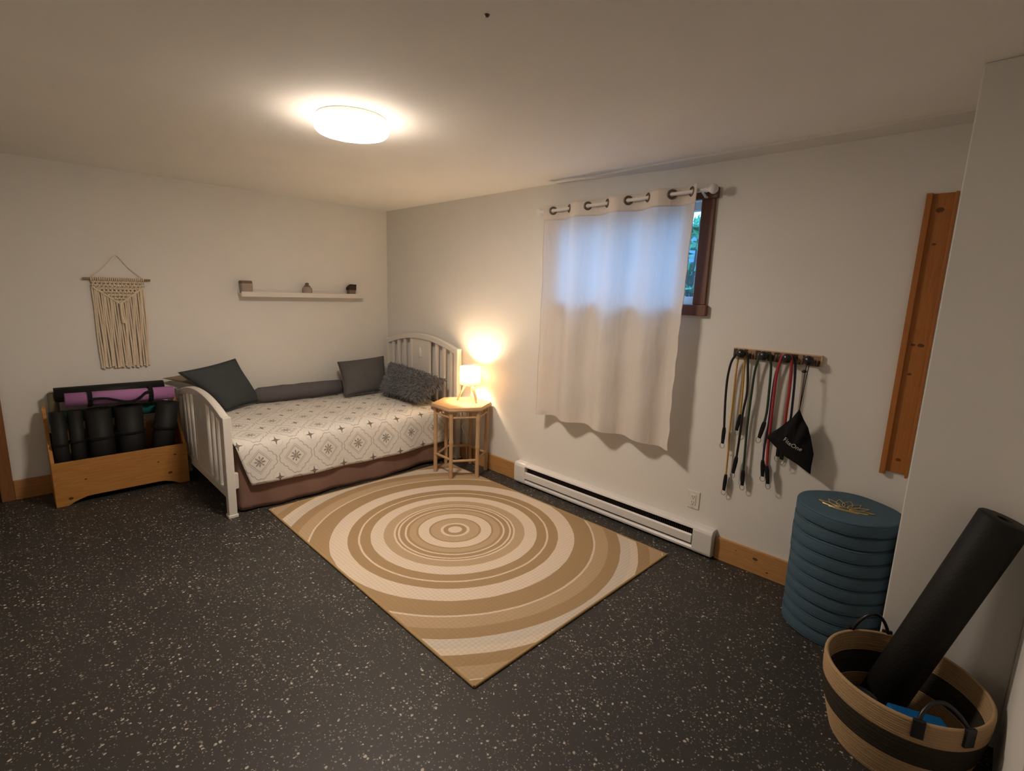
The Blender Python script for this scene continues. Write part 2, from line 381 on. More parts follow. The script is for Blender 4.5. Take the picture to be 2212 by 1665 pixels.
# ------------------------------------------------------------ ceiling light
LC = (-1.68, -2.475)
t = thing('ceiling_light', 'round white flush ceiling light, switched on', 'ceiling light', (*LC, H))
MB().lathe([(.12, 0), (.158, 0), (.162, -.004), (.162, -.018), (.158, -.022), (.12, -.022)][::-1], (*LC, H), 56).build('base_ring', M_WHITE, t, smooth=True)
MB().lathe([(.02, -.078), (.135, -.076), (.158, -.070), (.168, -.060)], (*LC, H), 64).build('diffuser', M_DIFF, t, smooth=True)
MB().lathe([(.168, -.060), (.170, -.050), (.170, -.030), (.164, -.021), (.02, -.021)], (*LC, H), 64, cap=False).build('diffuser_rim', M_DIFFS, t, smooth=True)
tag(MB().lathe([(.002, -.007), (.005, -.006), (.008, -.001), (.0085, 0)], (-1.864, -3.633, H), 12).build('ceiling_plug', M_DARKMETAL, smooth=True, origin=(-1.864, -3.633, H)), 'tiny dark plug on the bare ceiling', 'plug')

# ------------------------------------------------------------ rug
RC = V((-.983, -2.425, 0))
rg = MB().box((-1.77, -3.533, 0), (-.212, -1.33, .008)).build('rug', M_RUG, bevel=.003, origin=RC)
tag(rg, 'beige and cream area rug woven with concentric rings', 'rug')
m = MB()
def rect(a, b, c, d, z, n=30): return [(a, c, z), (b, c, z), (b, d, z), (a, d, z)]
for p, q in (((-1.77, -3.533), (-.212, -3.533)), ((-.212, -3.533), (-.212, -1.33)), ((-.212, -1.33), (-1.77, -1.33)), ((-1.77, -1.33), (-1.77, -3.533))):
    m.tube([(*p, .006), (*q, .006)], .0065, 8)
m.build('binding', fabric('rug_binding', (.42, .28, .13)), rg, smooth=True)

# ------------------------------------------------------------ bed
YC, HB = -.69, .585
bed = thing('bed_frame', 'white painted wooden single bed frame with arched slatted ends', 'bed', (-1.0, YC, 0))
def bed_end(x, ztop, zpk, zrail, name, sgn):
    yn, yf = YC-HB, YC+HB; tk = .022
    e = None
    def arch(y): q = (y-YC)/HB; return ztop + (zpk-ztop)*(1-q*q)
    m = MB(); n = 28
    ring = []
    for i in range(n+1):
        y = yf + (yn-yf)*i/n; z = arch(y); ring.append([(x-.024, y, z-.05), (x+.024, y, z-.05), (x+.024, y, z-.006), (x+.016, y, z), (x-.016, y, z), (x-.024, y, z-.006)])
    vs = [q for s_ in ring for q in s_]; fs = []
    for i in range(n):
        for k in range(6): fs.append((i*6+k, i*6+(k+1) % 6, (i+1)*6+(k+1) % 6, (i+1)*6+k))
    fs += [tuple(range(6)), tuple(n*6+k for k in range(5, -1, -1))]
    m.add(vs, fs); e = m.build('%s_rail' % name, M_WHITE, bed, smooth=40)
    for y in (yn, yf):
        MB().box((x-.026, y-.026, .022), (x+.026, y+.026, ztop+.004)).box((x-.031, y-.031, 0), (x+.031, y+.031, .024)).build('post', M_WHITE, bed, bevel=.005)
    B((x-.018, yn, zrail), (x+.018, yf, zrail+.05)).build('bottom_rail', M_WHITE, bed, bevel=.003)
    for q in (.15, .27, .385, .495):
        for s_ in (-1, 1):
            y = YC + s_*q; B((x-.012, y-.016, zrail+.04), (x+.012, y+.016, arch(y)-.03)).build('slat', M_WHITE, bed, bevel=.003)
    pn = B((x-.007, YC-.145, zrail+.04), (x+.007, YC+.145, arch(YC+.145)-.03)).build('panel', M_WHITE, bed)
    MB().ball((x-.008, YC, zpk-.19), .05, 16, (.25, .5, 1.1)).build('carving', M_WHITE, pn, smooth=True)
bed_end(-1.99, .695, .79, .13, 'footboard', -1)
bed_end(-.052, 1.035, 1.135, .25, 'headboard', 1)
for y in (YC-HB+.05, YC+HB-.05): B((-1.97, y-.014, .175), (-.07, y+.014, .29)).build('side_rail', M_WHITE, bed, bevel=.006)
m = MB()
for i in range(12): B((-1.85+i*.155, YC-HB+.05, .24), (-1.77+i*.155, YC+HB-.05, .258)).build('bed_slat', M_WHITE, bed)
# mattress with bed skirt
mt = thing('mattress', 'mattress in a brown cover with long brown bed skirt, under the quilt', 'mattress', (-1.0, YC, .26))
B((-1.935, -1.225, .26), (-.095, -.11, .485)).build('mattress_body', M_SKIRT, mt, bevel=.05, seg=4)
def skirt(uu, v):
    per = [(-.10, -1.20), (-.13, -1.262), (-1.87, -1.262), (-1.925, -1.245), (-1.94, -1.19), (-1.935, -.9)]
    L = [0]
    for a, b in zip(per, per[1:]): L.append(L[-1] + math.dist(a, b))
    d = uu*L[-1]
    for i in range(len(per)-1):
        if d <= L[i+1] + 1e-9: break
    q = (d-L[i])/(L[i+1]-L[i]); x = per[i][0]+(per[i+1][0]-per[i][0])*q; y = per[i][1]+(per[i+1][1]-per[i][1])*q
    z0 = .012 + .012*math.sin(d*5)*math.sin(d*2.1) + .010*max(0, math.sin(d*3.3+1))
    wv = .010*math.sin(d*9+1.2)*v + .008*math.sin(d*23+v*2)*v
    nx, ny = (0, -1) if i in (1,) else (-.7, -.7) if i >= 2 else (.5, -.8)
    return (x+nx*wv, y+ny*wv - .008*v, .45 - (.45-z0)*v)
MB().grid(skirt, 150, 14).build('bed_skirt', M_SKIRT, mt, smooth=True, solid=.004)
# quilt
ARC = [(-.13, .503), (-.40, .512), (-.70, .512), (-1.0, .508), (-1.18, .503), (-1.235, .492), (-1.262, .468), (-1.276, .43), (-1.284, .36), (-1.290, .28), (-1.296, .185)]
AL = [0]
for a, b in zip(ARC, ARC[1:]): AL.append(AL[-1] + math.dist(a, b))
def quilt_pt(uu, v):
    d = v*AL[-1]
    for i in range(len(ARC)-1):
        if d <= AL[i+1] + 1e-9: break
    q = (d-AL[i])/(AL[i+1]-AL[i]); y = ARC[i][0]+(ARC[i+1][0]-ARC[i][0])*q; z = ARC[i][1]+(ARC[i+1][1]-ARC[i][1])*q
    hang = max(0, (d-1.08)/(AL[-1]-1.08))
    xl = -1.945 + .085*hang**1.3; xr = -.105 - .05*hang
    x = xl + (xr-xl)*uu
    y -= hang*(.012*math.sin(x*7.5+.6) + .006*math.sin(x*17))
    z += (1-min(1, hang*3))*.006*math.sin(x*5+y*3)*math.sin(y*7) + hang*(.010*math.sin(x*3.1+1) + .035*max(0, uu-.25)*.6)
    e = max(0, 1 - abs(x+.16)/.30)                         # sagging corner beside the table
    z -= e*e*.05*max(0, min(1, (d-.75)/.4))*(1-hang); y -= e*hang*.01
    return V((x, y, z))
m = MB().grid(quilt_pt, 110, 70); qo = m.build('quilt', M_QUILT, smooth=True, origin=(-1.0, YC, .49))
uvl = qo.data.uv_layers.new(name='UVMap'); nu, nv = 110, 70
vs_uv = []
for j in range(nv+1):
    for i in range(nu+1): p = quilt_pt(i/nu, j/nv); vs_uv.append((p.x + 1.80, j/nv*AL[-1] - 1.268))
for lp in qo.data.loops: uvl.data[lp.index].uv = vs_uv[lp.vertex_index]
md = qo.modifiers.new('solid', 'SOLIDIFY'); md.thickness = .006; md.offset = 0
tag(qo, 'cream quilt printed with grey medallions, draped over the bed', 'quilt')

# ------------------------------------------------------------ pillows
def pillow(name, label, cs, th, mat, cat='pillow', bow=.05, furn=0, pipe=None, power=.42, n=30):
    TL, TR, BR, BL = [V(q) for q in cs]; ce = (TL+TR+BR+BL)/4; nrm = (TR-TL).cross(BL-TL).normalized()
    if nrm.dot(V((-2.9, -4.9, 1.6)) - ce) < 0: nrm = -nrm
    def base(a, b):
        p = TL*(1-a)*(1-b) + TR*a*(1-b) + BR*a*b + BL*(1-a)*b
        k = 1 - bow*((1-(2*a-1)**2)*abs(2*b-1)**3 + (1-(2*b-1)**2)*abs(2*a-1)**3)
        return ce + (p-ce)*k
    def hgt(a, b): return th*max(0, (1-(2*a-1)**2)*(1-(2*b-1)**2))**power*(1 + .08*math.sin(a*9+b*5)*math.sin(b*7))
    m = MB(); vi = {}; vs = []
    for s_ in (1, -1):
        for j in range(n+1):
            for i in range(n+1):
                edge = i in (0, n) or j in (0, n)
                if edge and s_ == -1: vi[s_, i, j] = vi[1, i, j]; continue
                vi[s_, i, j] = len(vs); vs.append(base(i/n, j/n) + nrm*hgt(i/n, j/n)*s_)
    fs = []
    for s_ in (1, -1):
        for j in range(n):
            for i in range(n):
                q = (vi[s_, i, j], vi[s_, i+1, j], vi[s_, i+1, j+1], vi[s_, i, j+1]); fs.append(q if s_ == 1 else q[::-1])
    m.add(vs, fs)
    if not (furn or pipe):
        o = m.build(name, mat, smooth=179, origin=ce); return tag(o, label, cat)
    t = thing(name, label, cat, ce); m.build('pillow_body', mat, t, smooth=179)
    if pipe:
        P = [base(i/n, 0) for i in range(n)] + [base(1, i/n) for i in range(n)] + [base(1-i/n, 1) for i in range(n)] + [base(0, 1-i/n) for i in range(n)]
        MB().tube(P, .004, 6, closed=True).build('seam', pipe, t, smooth=True)
    if furn:
        m = MB()
        for k in range(furn):
            a, b = random.random(), random.random(); s_ = 1 if random.random() < .8 else -1
            p = base(a, b) + nrm*hgt(a, b)*s_; q = base(min(1, a+.02), b) + nrm*hgt(min(1, a+.02), b)*s_
            d = (nrm*s_*.6 + (p-ce)*1.6 + V((random.gauss(0, .7), random.gauss(0, .7), random.gauss(-.5, .6)))).normalized()
            e = d.orthogonal().normalized(); e.rotate(Matrix.Rotation(random.uniform(0, 6), 3, d)); L = random.uniform(.025, .055)
            m.add([p-e*.0026, p+e*.0026, p+d*L*.6+e*.0018+V((0, 0, -.004)), p+d*L+V((0, 0, -.012))], [(0, 1, 2), (0, 2, 3)])
        stuff(m.build('fur', M_FUR, t))
    return t
pillow('pillow', 'taupe pillow corner behind the charcoal pillow, over the footboard', [(-2.105, -.075, .795), (-1.80, -.07, .835), (-1.72, -.085, .62), (-1.93, -.085, .735)], .025, M_TAUPE)
pillow('throw_pillow', 'large plain charcoal throw pillow tilted against the footboard end', [(-2.035, -.30, .865), (-1.585, -.16, .925), (-1.40, -.17, .535), (-1.735, -.36, .525)], .075, M_CHAR, pipe=M_CHAR)
bp = [(-1.465 + .86*i/16, -.165 + .003*math.sin(i), .587 + .002*math.sin(i*1.7)) for i in range(17)]
rad = [.036, .066, .070, .071] + [.070 + .002*math.sin(i*1.3) for i in range(10)] + [.069, .064, .04]
tag(MB().tube(smoothpath(bp, 3), [rad[min(16, int(i/3))]*(1-(i/3) % 1) + rad[min(16, int(i/3)+1)]*((i/3) % 1) for i in range(49)], 22).build('bolster', M_GREYB, smooth=179, origin=(-1.06, -.165, .515)), 'long grey tubular bolster lying along the wall on the quilt', 'bolster')
pillow('throw_pillow', 'square dark grey velvet throw pillow beside the bolster', [(-.685, -.20, .835), (-.195, -.23, .865), (-.25, -.41, .54), (-.725, -.41, .53)], .085, M_GREYV, pipe=M_GREYV)
pillow('throw_pillow', 'shaggy dark grey faux fur pillow leaning on the headboard', [(-.16, -.33, .805), (-.135, -1.215, .745), (-.40, -1.13, .585), (-.42, -.58, .58)], .085, M_FUR, furn=16000, bow=.10)

# ------------------------------------------------------------ side table and lamp
TC = V((-.240, -1.572, 0)); TH = 2.59; TZ = .619; RT = .258
t = thing('side_table', 'hexagonal rattan side table beside the bed', 'side table', TC)
hexv = lambda R_, z, k: V((TC.x + R_*math.cos(TH+k*PI/3), TC.y + R_*math.sin(TH+k*PI/3), z))
MB().prism([hexv(RT, TZ-.016, k) for k in range(6)], (0, 0, .016)).build('table_top', M_TABLETOP, t, bevel=.004)
MB().tube([hexv(RT-.004, TZ-.022, k) for k in range(6)], .013, 8, closed=True).build('top_edging', M_RATTAN, t, smooth=True)
for k in range(6):
    on = k in (0, 1, 2)
    zb = .0085 if on else 0.0
    top, bot = hexv(.222, TZ-.03, k), hexv(.222, zb, k)
    pts = []; rr = []
    for (tt, ra) in ((0, .0175), (.02, .018), (.12, .017), (.30, .0165), (.43, .0165), (.45, .0205), (.465, .0205), (.485, .017), (.7, .0165), (.85, .017), (.865, .0195), (.88, .017), (1, .0175)):
        pts.append(bot.lerp(top, 1-tt if k % 2 else tt)); rr.append(ra)
    MB().tube(pts, rr, 12).build('leg', M_RATTAN, t, smooth=40)
for k in range(6):
    a, b = hexv(.222, 0, k), hexv(.222, 0, k+1); d = (b-a).normalized()
    for nm, z, ra in (('upper_rail', TZ-.088, .009), ('stretcher', .172 - .012*(k % 2), .011)):
        MB().tube([a+V((0, 0, z))+d*.012, b+V((0, 0, z))-d*.012], ra, 10).build(nm, M_RATTAN, t, smooth=True)
    for j in range(1, 5):
        p = a.lerp(b, j/5); MB().tube([p+V((0, 0, TZ-.086)), p+V((0, 0, TZ-.03))], .006, 8).build('spindle', M_RATTAN, t, smooth=True)
LX = V((-.148, -1.568, TZ))
t = thing('table_lamp', 'small lit table lamp with white drum shade on wooden tripod', 'lamp', LX)
MB().lathe([(.0875, .145), (.0885, .22), (.0895, .302)], LX, 48, cap=False).build('lamp_shade', M_SHADE, t, smooth=True, solid=.002)
MB().ball((LX.x, LX.y, LX.z+.235), .024, 14, (1, 1, 1.2)).build('bulb', M_BULB, t, smooth=True)
MB().lathe([(.016, .15), (.018, .155), (.018, .20), (.012, .207)], LX, 16).build('socket', M_PLASTIC, t, smooth=True)
m = MB(); m.tube([LX+V((.088*math.cos(a), .088*math.sin(a), .147)) for a in [2*PI*i/40 for i in range(40)]], .002, 6, closed=True)
for k in range(3): a = 2*PI*k/3; m.tube([LX+V((.016*math.cos(a), .016*math.sin(a), .152)), LX+V((.088*math.cos(a), .088*math.sin(a), .147))], .002, 6)
m.build('shade_ring', M_STEEL, t)
for q in ((-.217, -1.484), (-.169, -1.681), (-.058, -1.553)):
    d = V((q[0]-LX.x, q[1]-LX.y, 0)); MB().tube([LX+d+V((0, 0, .002)), LX+d*.25+V((0, 0, .165))], [.0085, .0105], 10).build('leg', M_BEECH, t, smooth=True)
MB().tube(smoothpath([(LX.x+.01, LX.y, TZ+.155), (-.08, -1.50, TZ+.06), (-.035, -1.46, TZ+.006), (-.022, -1.42, TZ-.05), (-.05, -1.43, .45), (-.10, -1.46, .40), (-.16, -1.48, .37), (-.09, -1.45, .27), (-.06, -1.43, .14), (-.045, -1.42, .006)], 8), .003, 6).build('power_cord', M_PLASTIC, t, smooth=True)

# ------------------------------------------------------------ macrame, shelf
t = thing('macrame_hanging', 'knotted cream macrame hanging on a wooden dowel', 'wall hanging', (-2.31, 0, 1.56))
DZ = 1.560
MB().tube([(-2.515 + .405*i/8, -.018, DZ + .002*math.sin(i)) for i in range(9)], [.009, .0085, .0095, .009, .0085, .009, .0095, .0085, .009], 10).build('dowel', wood('driftwood', (.24, .15, .09), (.36, .25, .15), 0), t, smooth=True)
MB().tube(smoothpath([(-2.47, -.016, DZ+.01), (-2.39, -.012, 1.645), (-2.325, -.008, 1.728), (-2.31, -.006, 1.735), (-2.295, -.008, 1.728), (-2.235, -.012, 1.645), (-2.155, -.016, DZ+.01)], 5), .0028, 6).build('hanging_cord', M_MAC, t, smooth=True)
m = MB(); X0, X1 = -2.470, -2.158; n = 26
xs = [X0 + (X1-X0)*i/(n-1) for i in range(n)]; cx0 = (X0+X1)/2
for x in xs: m.tube([(x, -.018+.011*math.cos(a), DZ+.011*math.sin(a)) for a in [2*PI*i/8 for i in range(8)]], .0045, 6, closed=True)
def vdep(x): return DZ - .055 - .125*(1 - abs(x-cx0)/((X1-X0)/2))
for k in range(-3, 26):                                  # crossing knotted cords above the V
    for s_ in (1, -1):
        pts = []
        for i in range(26):
            z = DZ - .012 - i*.008; x = cx0 + s_*((k-11)*.0245 + (DZ-z)*.75)
            if X0 <= x <= X1 and z >= vdep(x): pts.append((x, -.014 - .004*math.sin(i*1.6+s_), z))
        if len(pts) > 2: m.tube(pts, .0048, 6)
for x in xs:
    for z in [DZ-.02-i*.024 for i in range(9)]:
        if z > vdep(x): m.ball((x + .006*(i % 2), -.020, z), .0078, 6)
stuff(m.build('knotted_panel', M_MAC, t, smooth=True))
m = MB()
for s_ in (1, -1): m.tube([(cx0 + s_*q*(X1-X0)/2, -.021, vdep(cx0 + s_*q*(X1-X0)/2)) for q in [i/10 for i in range(11)]], .007, 6)
for i, x in enumerate(xs):
    xb = x + (-.014 + .030*(1-i/(n-1)))*.6 + random.uniform(-.004, .004); zb = .905 + random.uniform(-.010, .012)
    z0 = vdep(x); pts = [(x + (xb-x)*q + .0025*math.sin(q*7+i*1.7), -.013 - .006*((i*7) % 3)/2, z0 + (zb-z0)*q) for q in [j/10 for j in range(11)]]
    m.tube(pts, .0060, 6)
    m.ball((pts[-1][0], pts[-1][1], zb-.004), .0085, 6, (1, 1, .8))
stuff(m.build('fringe', M_MAC, t, smooth=True))
MB().tube(smoothpath([(cx0+.004, -.022, 1.385), (cx0+.002, -.03, 1.36), (cx0+.004, -.03, 1.28), (cx0+.010, -.03, 1.235)], 4), [.006, .009, .0095, .0095, .0095, .0095, .0095, .0095, .010, .011, .012, .012, .013], 8).build('tassel', M_MAC, t, smooth=True)
t = thing('wall_shelf', 'slim white picture ledge mounted on the wall above the bed', 'shelf', (-.91, 0, 1.48))
B((-1.485, -.10, 1.468), (-.345, 0, 1.482)).build('ledge', M_WHITE, t, bevel=.002)
B((-1.485, -.112, 1.450), (-.345, -.098, 1.494)).build('front_lip', M_WHITE, t, bevel=.003)
B((-1.485, -.014, 1.482), (-.345, 0, 1.515)).build('back_rail', M_WHITE, t, bevel=.002)
SZ = 1.482
t = thing('ornament', 'small square taupe block ornament on the left end of the shelf', 'ornament', (-1.43, -.05, SZ))
B((-1.472, -.088, SZ), (-1.382, -.018, SZ+.092)).build('block', M_LIGHTST, t, bevel=.010, seg=3)
B((-1.476, -.092, SZ+.080), (-1.386, -.016, SZ+.105)).build('block_cap', M_STONE, t, bevel=.008)
t = thing('ornament', 'small rounded taupe ornament with a knob, mid shelf', 'ornament', (-.89, -.05, SZ))
MB().lathe([(.030, 0), (.042, .006), (.045, .03), (.043, .055), (.030, .068), (.01, .070)], (-.89, -.05, SZ), 20).build('pot', M_LIGHTST, t, smooth=True)
MB().lathe([(.031, .062), (.028, .075), (.014, .084), (.018, .095), (.012, .104), (.002, .106)], (-.89, -.05, SZ), 16).build('pot_lid', M_STONE, t, smooth=True)
t = thing('ornament', 'small dark jagged-topped ornament near the right end of the shelf', 'ornament', (-.445, -.05, SZ))
B((-.478, -.085, SZ), (-.412, -.02, SZ+.055)).build('box_base', M_STONE, t, bevel=.004)
MB().prism([(-.482, -.088, SZ+.05), (-.408, -.088, SZ+.05), (-.406, -.088, SZ+.105), (-.418, -.088, SZ+.088), (-.440, -.088, SZ+.106), (-.458, -.088, SZ+.096), (-.482, -.088, SZ+.072)], (0, .07, 0)).build('jagged_top', M_STONED, t)

# ------------------------------------------------------------ toy chest with rolled mats
BX0, BX1, BY = -2.83, -2.035, -.37
t = thing('wooden_chest', 'open pine box on the floor holding the rolled mats', 'box', (-2.43, -.2, 0))
nf = 24; po = []
for i in range(nf+1):
    q = i/nf; x = BX0 + (BX1-BX0)*q; e = min(q, 1-q)*(BX1-BX0)
    po.append((x, BY, 0 if e < .075 else .045*min(1, (e-.075)/.10)**.6))
MB().prism(po + [(BX1, BY, .312), (BX0, BY, .312)], (0, .02, 0)).build('front_panel', M_CHEST, t, bevel=.002)
def side_poly(x):
    P = [(x, BY+.02, 0), (x, -.045, 0)]
    P += [(x, -.045, .60), (x, -.055, .64), (x, -.085, .665), (x, -.12, .66), (x, -.145, .63), (x, -.16, .57), (x, -.19, .50), (x, -.24, .43), (x, -.30, .365), (x, BY+.02, .315)]
    return P
for x in (BX0, BX1-.02): MB().prism(side_poly(x), (.02, 0, 0)).build('side_panel', M_CHEST, t, bevel=.002)
B((BX0+.02, -.065, .03), (BX1-.02, -.045, .46)).build('back_panel', M_CHEST, t)
B((BX0+.02, BY+.02, .05), (BX1-.02, -.065, .07)).build('bottom_board', M_CHEST, t)
def roll(name, label, a, b, rad, mat, cat='mat', group=None, strap=None, bands=(), n=28, turns=3, bw=.006):
    a, b = V(a), V(b); d = (b-a).normalized(); e = d.orthogonal().normalized(); g = d.cross(e); c = (a+b)/2
    t = thing(name, label, cat, a, group)
    # spiral cross-section so that the ends read as a rolled mat
    prof = []
    N = n*turns; th = rad/(turns+.6)
    for i in range(N+1): q = i/n; prof.append((2*PI*q, rad - th*(turns - q)*.92))
    m = MB(); o = []
    for end in (a, b):
        for an, ra in prof: o.append(end + (e*math.cos(an) + g*math.sin(an))*ra)
    L = len(prof); fs = [(i, i+1, L+i+1, L+i) for i in range(L-1)]
    m.add(o, fs); m.build('mat_sheet', mat, t, smooth=True, solid=th*.75)
    for q in bands:
        p = a.lerp(b, q); MB().tube([p-d*bw, p+d*bw], rad+.004+th*.375, n).build('band', strap or M_BLACKF, t, smooth=40)
    return t
G = 'rolled black mats standing in the chest'
roll('rolled_mat', 'olive rolled mat standing at the back left corner of the chest', (-2.775, -.115, .08), (-2.765, -.10, .755), .030, M_OLIVE)
roll('rolled_mat', 'long black rolled mat lying across the back of the chest', (-2.755, -.098, .742), (-2.105, -.098, .735), .056, M_MATB)
pm = roll('yoga_mat', 'purple rolled yoga mat with black carrying strap on top of the chest', (-2.708, -.228, .722), (-2.066, -.228, .704), .052, M_PURP, bands=(.205, .765), bw=.013)
def strap_pt(q, up):
    z = .722 - .018*q; yy = -.228 - (.064)*math.cos(up); return (-2.708 + .642*q, yy, z + .064*math.sin(up))
m = MB().tube(smoothpath([strap_pt(.21, .05), strap_pt(.33, .02), strap_pt(.42, -.25), strap_pt(.52, -.62), strap_pt(.60, -.55), strap_pt(.66, -.1), strap_pt(.71, .35), strap_pt(.765, .5)], 6), .011, 8, sy=.6)
m.build('carry_strap', M_BLACKF, pm, smooth=True)
roll('rolled_mat', 'teal rolled mat lying behind the standing black mats', (-2.80, -.135, .585), (-2.045, -.135, .58), .044, M_TEAL)
roll('rolled_mat', 'black rolled mat standing at the far left of the chest', (-2.765, -.290, .075), (-2.763, -.270, .652), .041, M_MATB, 'mat', G, bands=(.60,))
roll('rolled_mat', 'slim black rolled mat second from left in the chest', (-2.675, -.290, .075), (-2.673, -.270, .650), .041, M_MATB, 'mat', G, bands=(.62,))
roll('rolled_mat', 'thick black rolled mat standing third from left in the chest', (-2.545, -.258, .075), (-2.545, -.252, .640), .077, M_MATB, 'mat', G, bands=(.64,))
roll('rolled_mat', 'thick black rolled mat standing right of centre in the chest', (-2.367, -.250, .075), (-2.368, -.245, .637), .086, M_MATB, 'mat', G, bands=(.66,))
roll('rolled_mat', 'black rolled mat tilted over the right end of the chest', (-2.218, -.258, .09), (-2.122, -.290, .642), .073, M_MATB, 'mat', G, bands=(.66,))

# ------------------------------------------------------------ curtain and rod
RX, RZ0, RZ1, RY0, RY1 = -.09, 2.142, 2.162, -2.285, -3.515
rz = lambda y: RZ0 + (RZ1-RZ0)*(y-RY0)/(RY1-RY0)
t = thing('curtain_rod', 'white curtain rod with rounded finials above the window', 'curtain rod', (RX, -2.9, 2.15))
MB().tube([(RX, RY0, rz(RY0)), (RX, RY1, rz(RY1))], .011, 14).build('rod', M_WHITE2, t, smooth=True)
for y, s_ in ((RY0, 1), (RY1, -1)):
    MB().lathe([(.012, -.02), (.016, -.01), (.012, 0), (.016, .008), (.026, .022), (.027, .036), (.018, .05), (.003, .054)], n=18, M=Matrix.Translation((RX, y, rz(y))) @ Matrix.Rotation(-s_*PI/2, 4, 'X')).build('finial', M_WHITE2, t, smooth=True)
for y in (-2.315, -3.485):
    m = MB().tube([(-.001, y, rz(y)-.03), (-.05, y, rz(y)-.03), (RX, y, rz(y)-.012)], .007, 8); m.box((-.006, y-.015, rz(y)-.065), (0, y+.015, rz(y)+.01)); m.build('bracket', M_WHITE2, t)
GY = [-2.381, -2.529, -2.687, -2.844, -3.0, -3.14, -3.298, -3.421]
def phase(y):
    Y = [-2.24] + GY + [-3.56]
    for i in range(len(Y)-1):
        if y >= Y[i+1]: return i-1 + (Y[i]-y)/(Y[i]-Y[i+1])
    return 8.0
CY0, CY1 = -2.325, -3.462
def curt(uu, v):
    y = CY0 + (CY1-CY0)*uu; z1 = rz(y)+.036; z0 = .640 + .010*math.sin(uu*5) + .012*(uu > .0)*math.sin(uu*19)*.4
    z = z1 + (z0-z1)*v
    ph = phase(y); am = .034*(1-.30*min(1, v*3)) + .010*v; 
    x = RX + .004 + am*math.sin(ph*PI)*(1 if v < .1 else 1) + .010*v*math.sin(uu*9+1) - .012*v + .006*math.sin(uu*31+v*5)*v*(1-v)*2
    x += .005*math.sin(v*23+uu*12)*min(1, v*4)*.5
    x -= .004
    yy = y + v*(.03*uu - .004) + .010*math.sin(v*3.1)*uu*1.2 + (.004*math.sin(v*60)*(1 if uu > .985 else 0)*v)
    return (min(x, -.036), yy, z)
t = thing('curtain', 'white sheer curtain panel with metal grommets covering the window', 'curtain', (RX, -2.9, 2.15))
VH = .066
MB().grid(lambda a, b: curt(a, VH + (1-VH)*b), 150, 70).build('curtain_panel', M_CURT, t, smooth=179)
MB().grid(lambda a, b: curt(a, VH*b), 150, 6).build('curtain_header', M_HEAD, t, smooth=179, solid=.003)
MB().grid(lambda a, b: V(curt(a, .972 + .028*b)) + V((-.0016, 0, 0)), 150, 3).build('curtain_hem', M_CURT, t, smooth=179)
for uu in (0.0, 1.0): MB().tube([V(curt(uu, i/40)) for i in range(41)], .0028, 6).build('side_hem', M_HEAD, t, smooth=True)
for i, gy in enumerate(GY):
    sl = 1 if i % 2 == 0 else -1; ang = math.atan(.034*PI/.15)*sl
    tan = V((math.sin(ang), -math.cos(ang), 0)); up = V((0, 0, 1)); c = V((RX, gy, rz(gy)))
    MB().tube([c + (tan*math.cos(a) + up*math.sin(a))*.022 for a in [2*PI*k/24 for k in range(24)]], .0078, 8, closed=True).build('grommet', M_DARKMETAL, t, smooth=True)

# ------------------------------------------------------------ baseboard heater and outlet
HY0, HY1 = -2.058, -3.740
t = thing('baseboard_heater', 'long white electric baseboard heater under the curtain', 'heater', (0, -2.9, 0))
prof = [(0, .012), (-.050, .012), (-.062, .020), (-.064, .034), (-.052, .046), (-.052, .048), (0, .048)]
MB().prism([(x, HY0, z) for x, z in prof], (0, HY1-HY0, 0)).build('base_channel', M_WHITE2, t, bevel=.002)
MB().prism([(x, HY0, z) for x, z in [(0, .180), (-.046, .180), (-.060, .172), (-.064, .160), (-.058, .158), (0, .158)]], (0, HY1-HY0, 0)).build('top_cover', M_WHITE2, t, bevel=.002)
MB().prism([(x, -2.178, z) for x, z in [(-.058, .068), (-.066, .062), (-.066, .112), (-.058, .120), (-.054, .120), (-.054, .068)]], (0, -3.612+2.178, 0)).build('front_panel', M_WHITE2, t, bevel=.002)
B((-.010, HY1+.01, .04), (0, HY0-.01, .165)).build('back_plate', M_SLOT, t)
m = MB()
for i in range(110): m.box((-.046, -2.19-i*.0129, .065), (-.012, -2.192-i*.0129, .145))
stuff(m.build('fins', M_SLOT, t)); MB().tube([(-.03, -2.18, .10), (-.03, -3.61, .10)], .006, 8).build('heating_element', M_SLOT, t)
for a, b in ((HY0, -2.178), (-3.618, HY1)): MB().prism([(x, a, z) for x, z in [(0, .014), (-.060, .014), (-.066, .03), (-.068, .155), (-.060, .174), (-.046, .183), (0, .183)]], (0, b-a, 0)).build('end_cap', M_WHITE2, t, bevel=.004)
t = thing('wall_outlet', 'white duplex wall outlet above the heater', 'outlet', (0, -3.576, .32))
B((-.006, -3.614, .263), (0, -3.536, .377)).build('cover_plate', M_PLASTIC, t, bevel=.003)
B((-.009, -3.592, .286), (-.004, -3.558, .354)).build('receptacle', M_PLASTIC, t, bevel=.002)
for z in (.338, .302):
    for y, hgt in ((-3.582, .011), (-3.568, .009)): B((-.0098, y-.0012, z-hgt/2+.003), (-.0085, y+.0012, z+hgt/2+.003)).build('slot', M_BLACKP, t)
    MB().lathe([(.0028, 0), (.0028, .001)], n=10, M=Matrix.Translation((-.0088, -3.575, z-.009)) @ Matrix.Rotation(-PI/2, 4, 'Y')).build('ground_hole', M_BLACKP, t)
for z in (.369, .271): MB().lathe([(.0028, 0), (.0022, .0012)], n=10, M=Matrix.Translation((-.0058, -3.575, z)) @ Matrix.Rotation(-PI/2, 4, 'Y')).build('screw', M_STEEL, t)

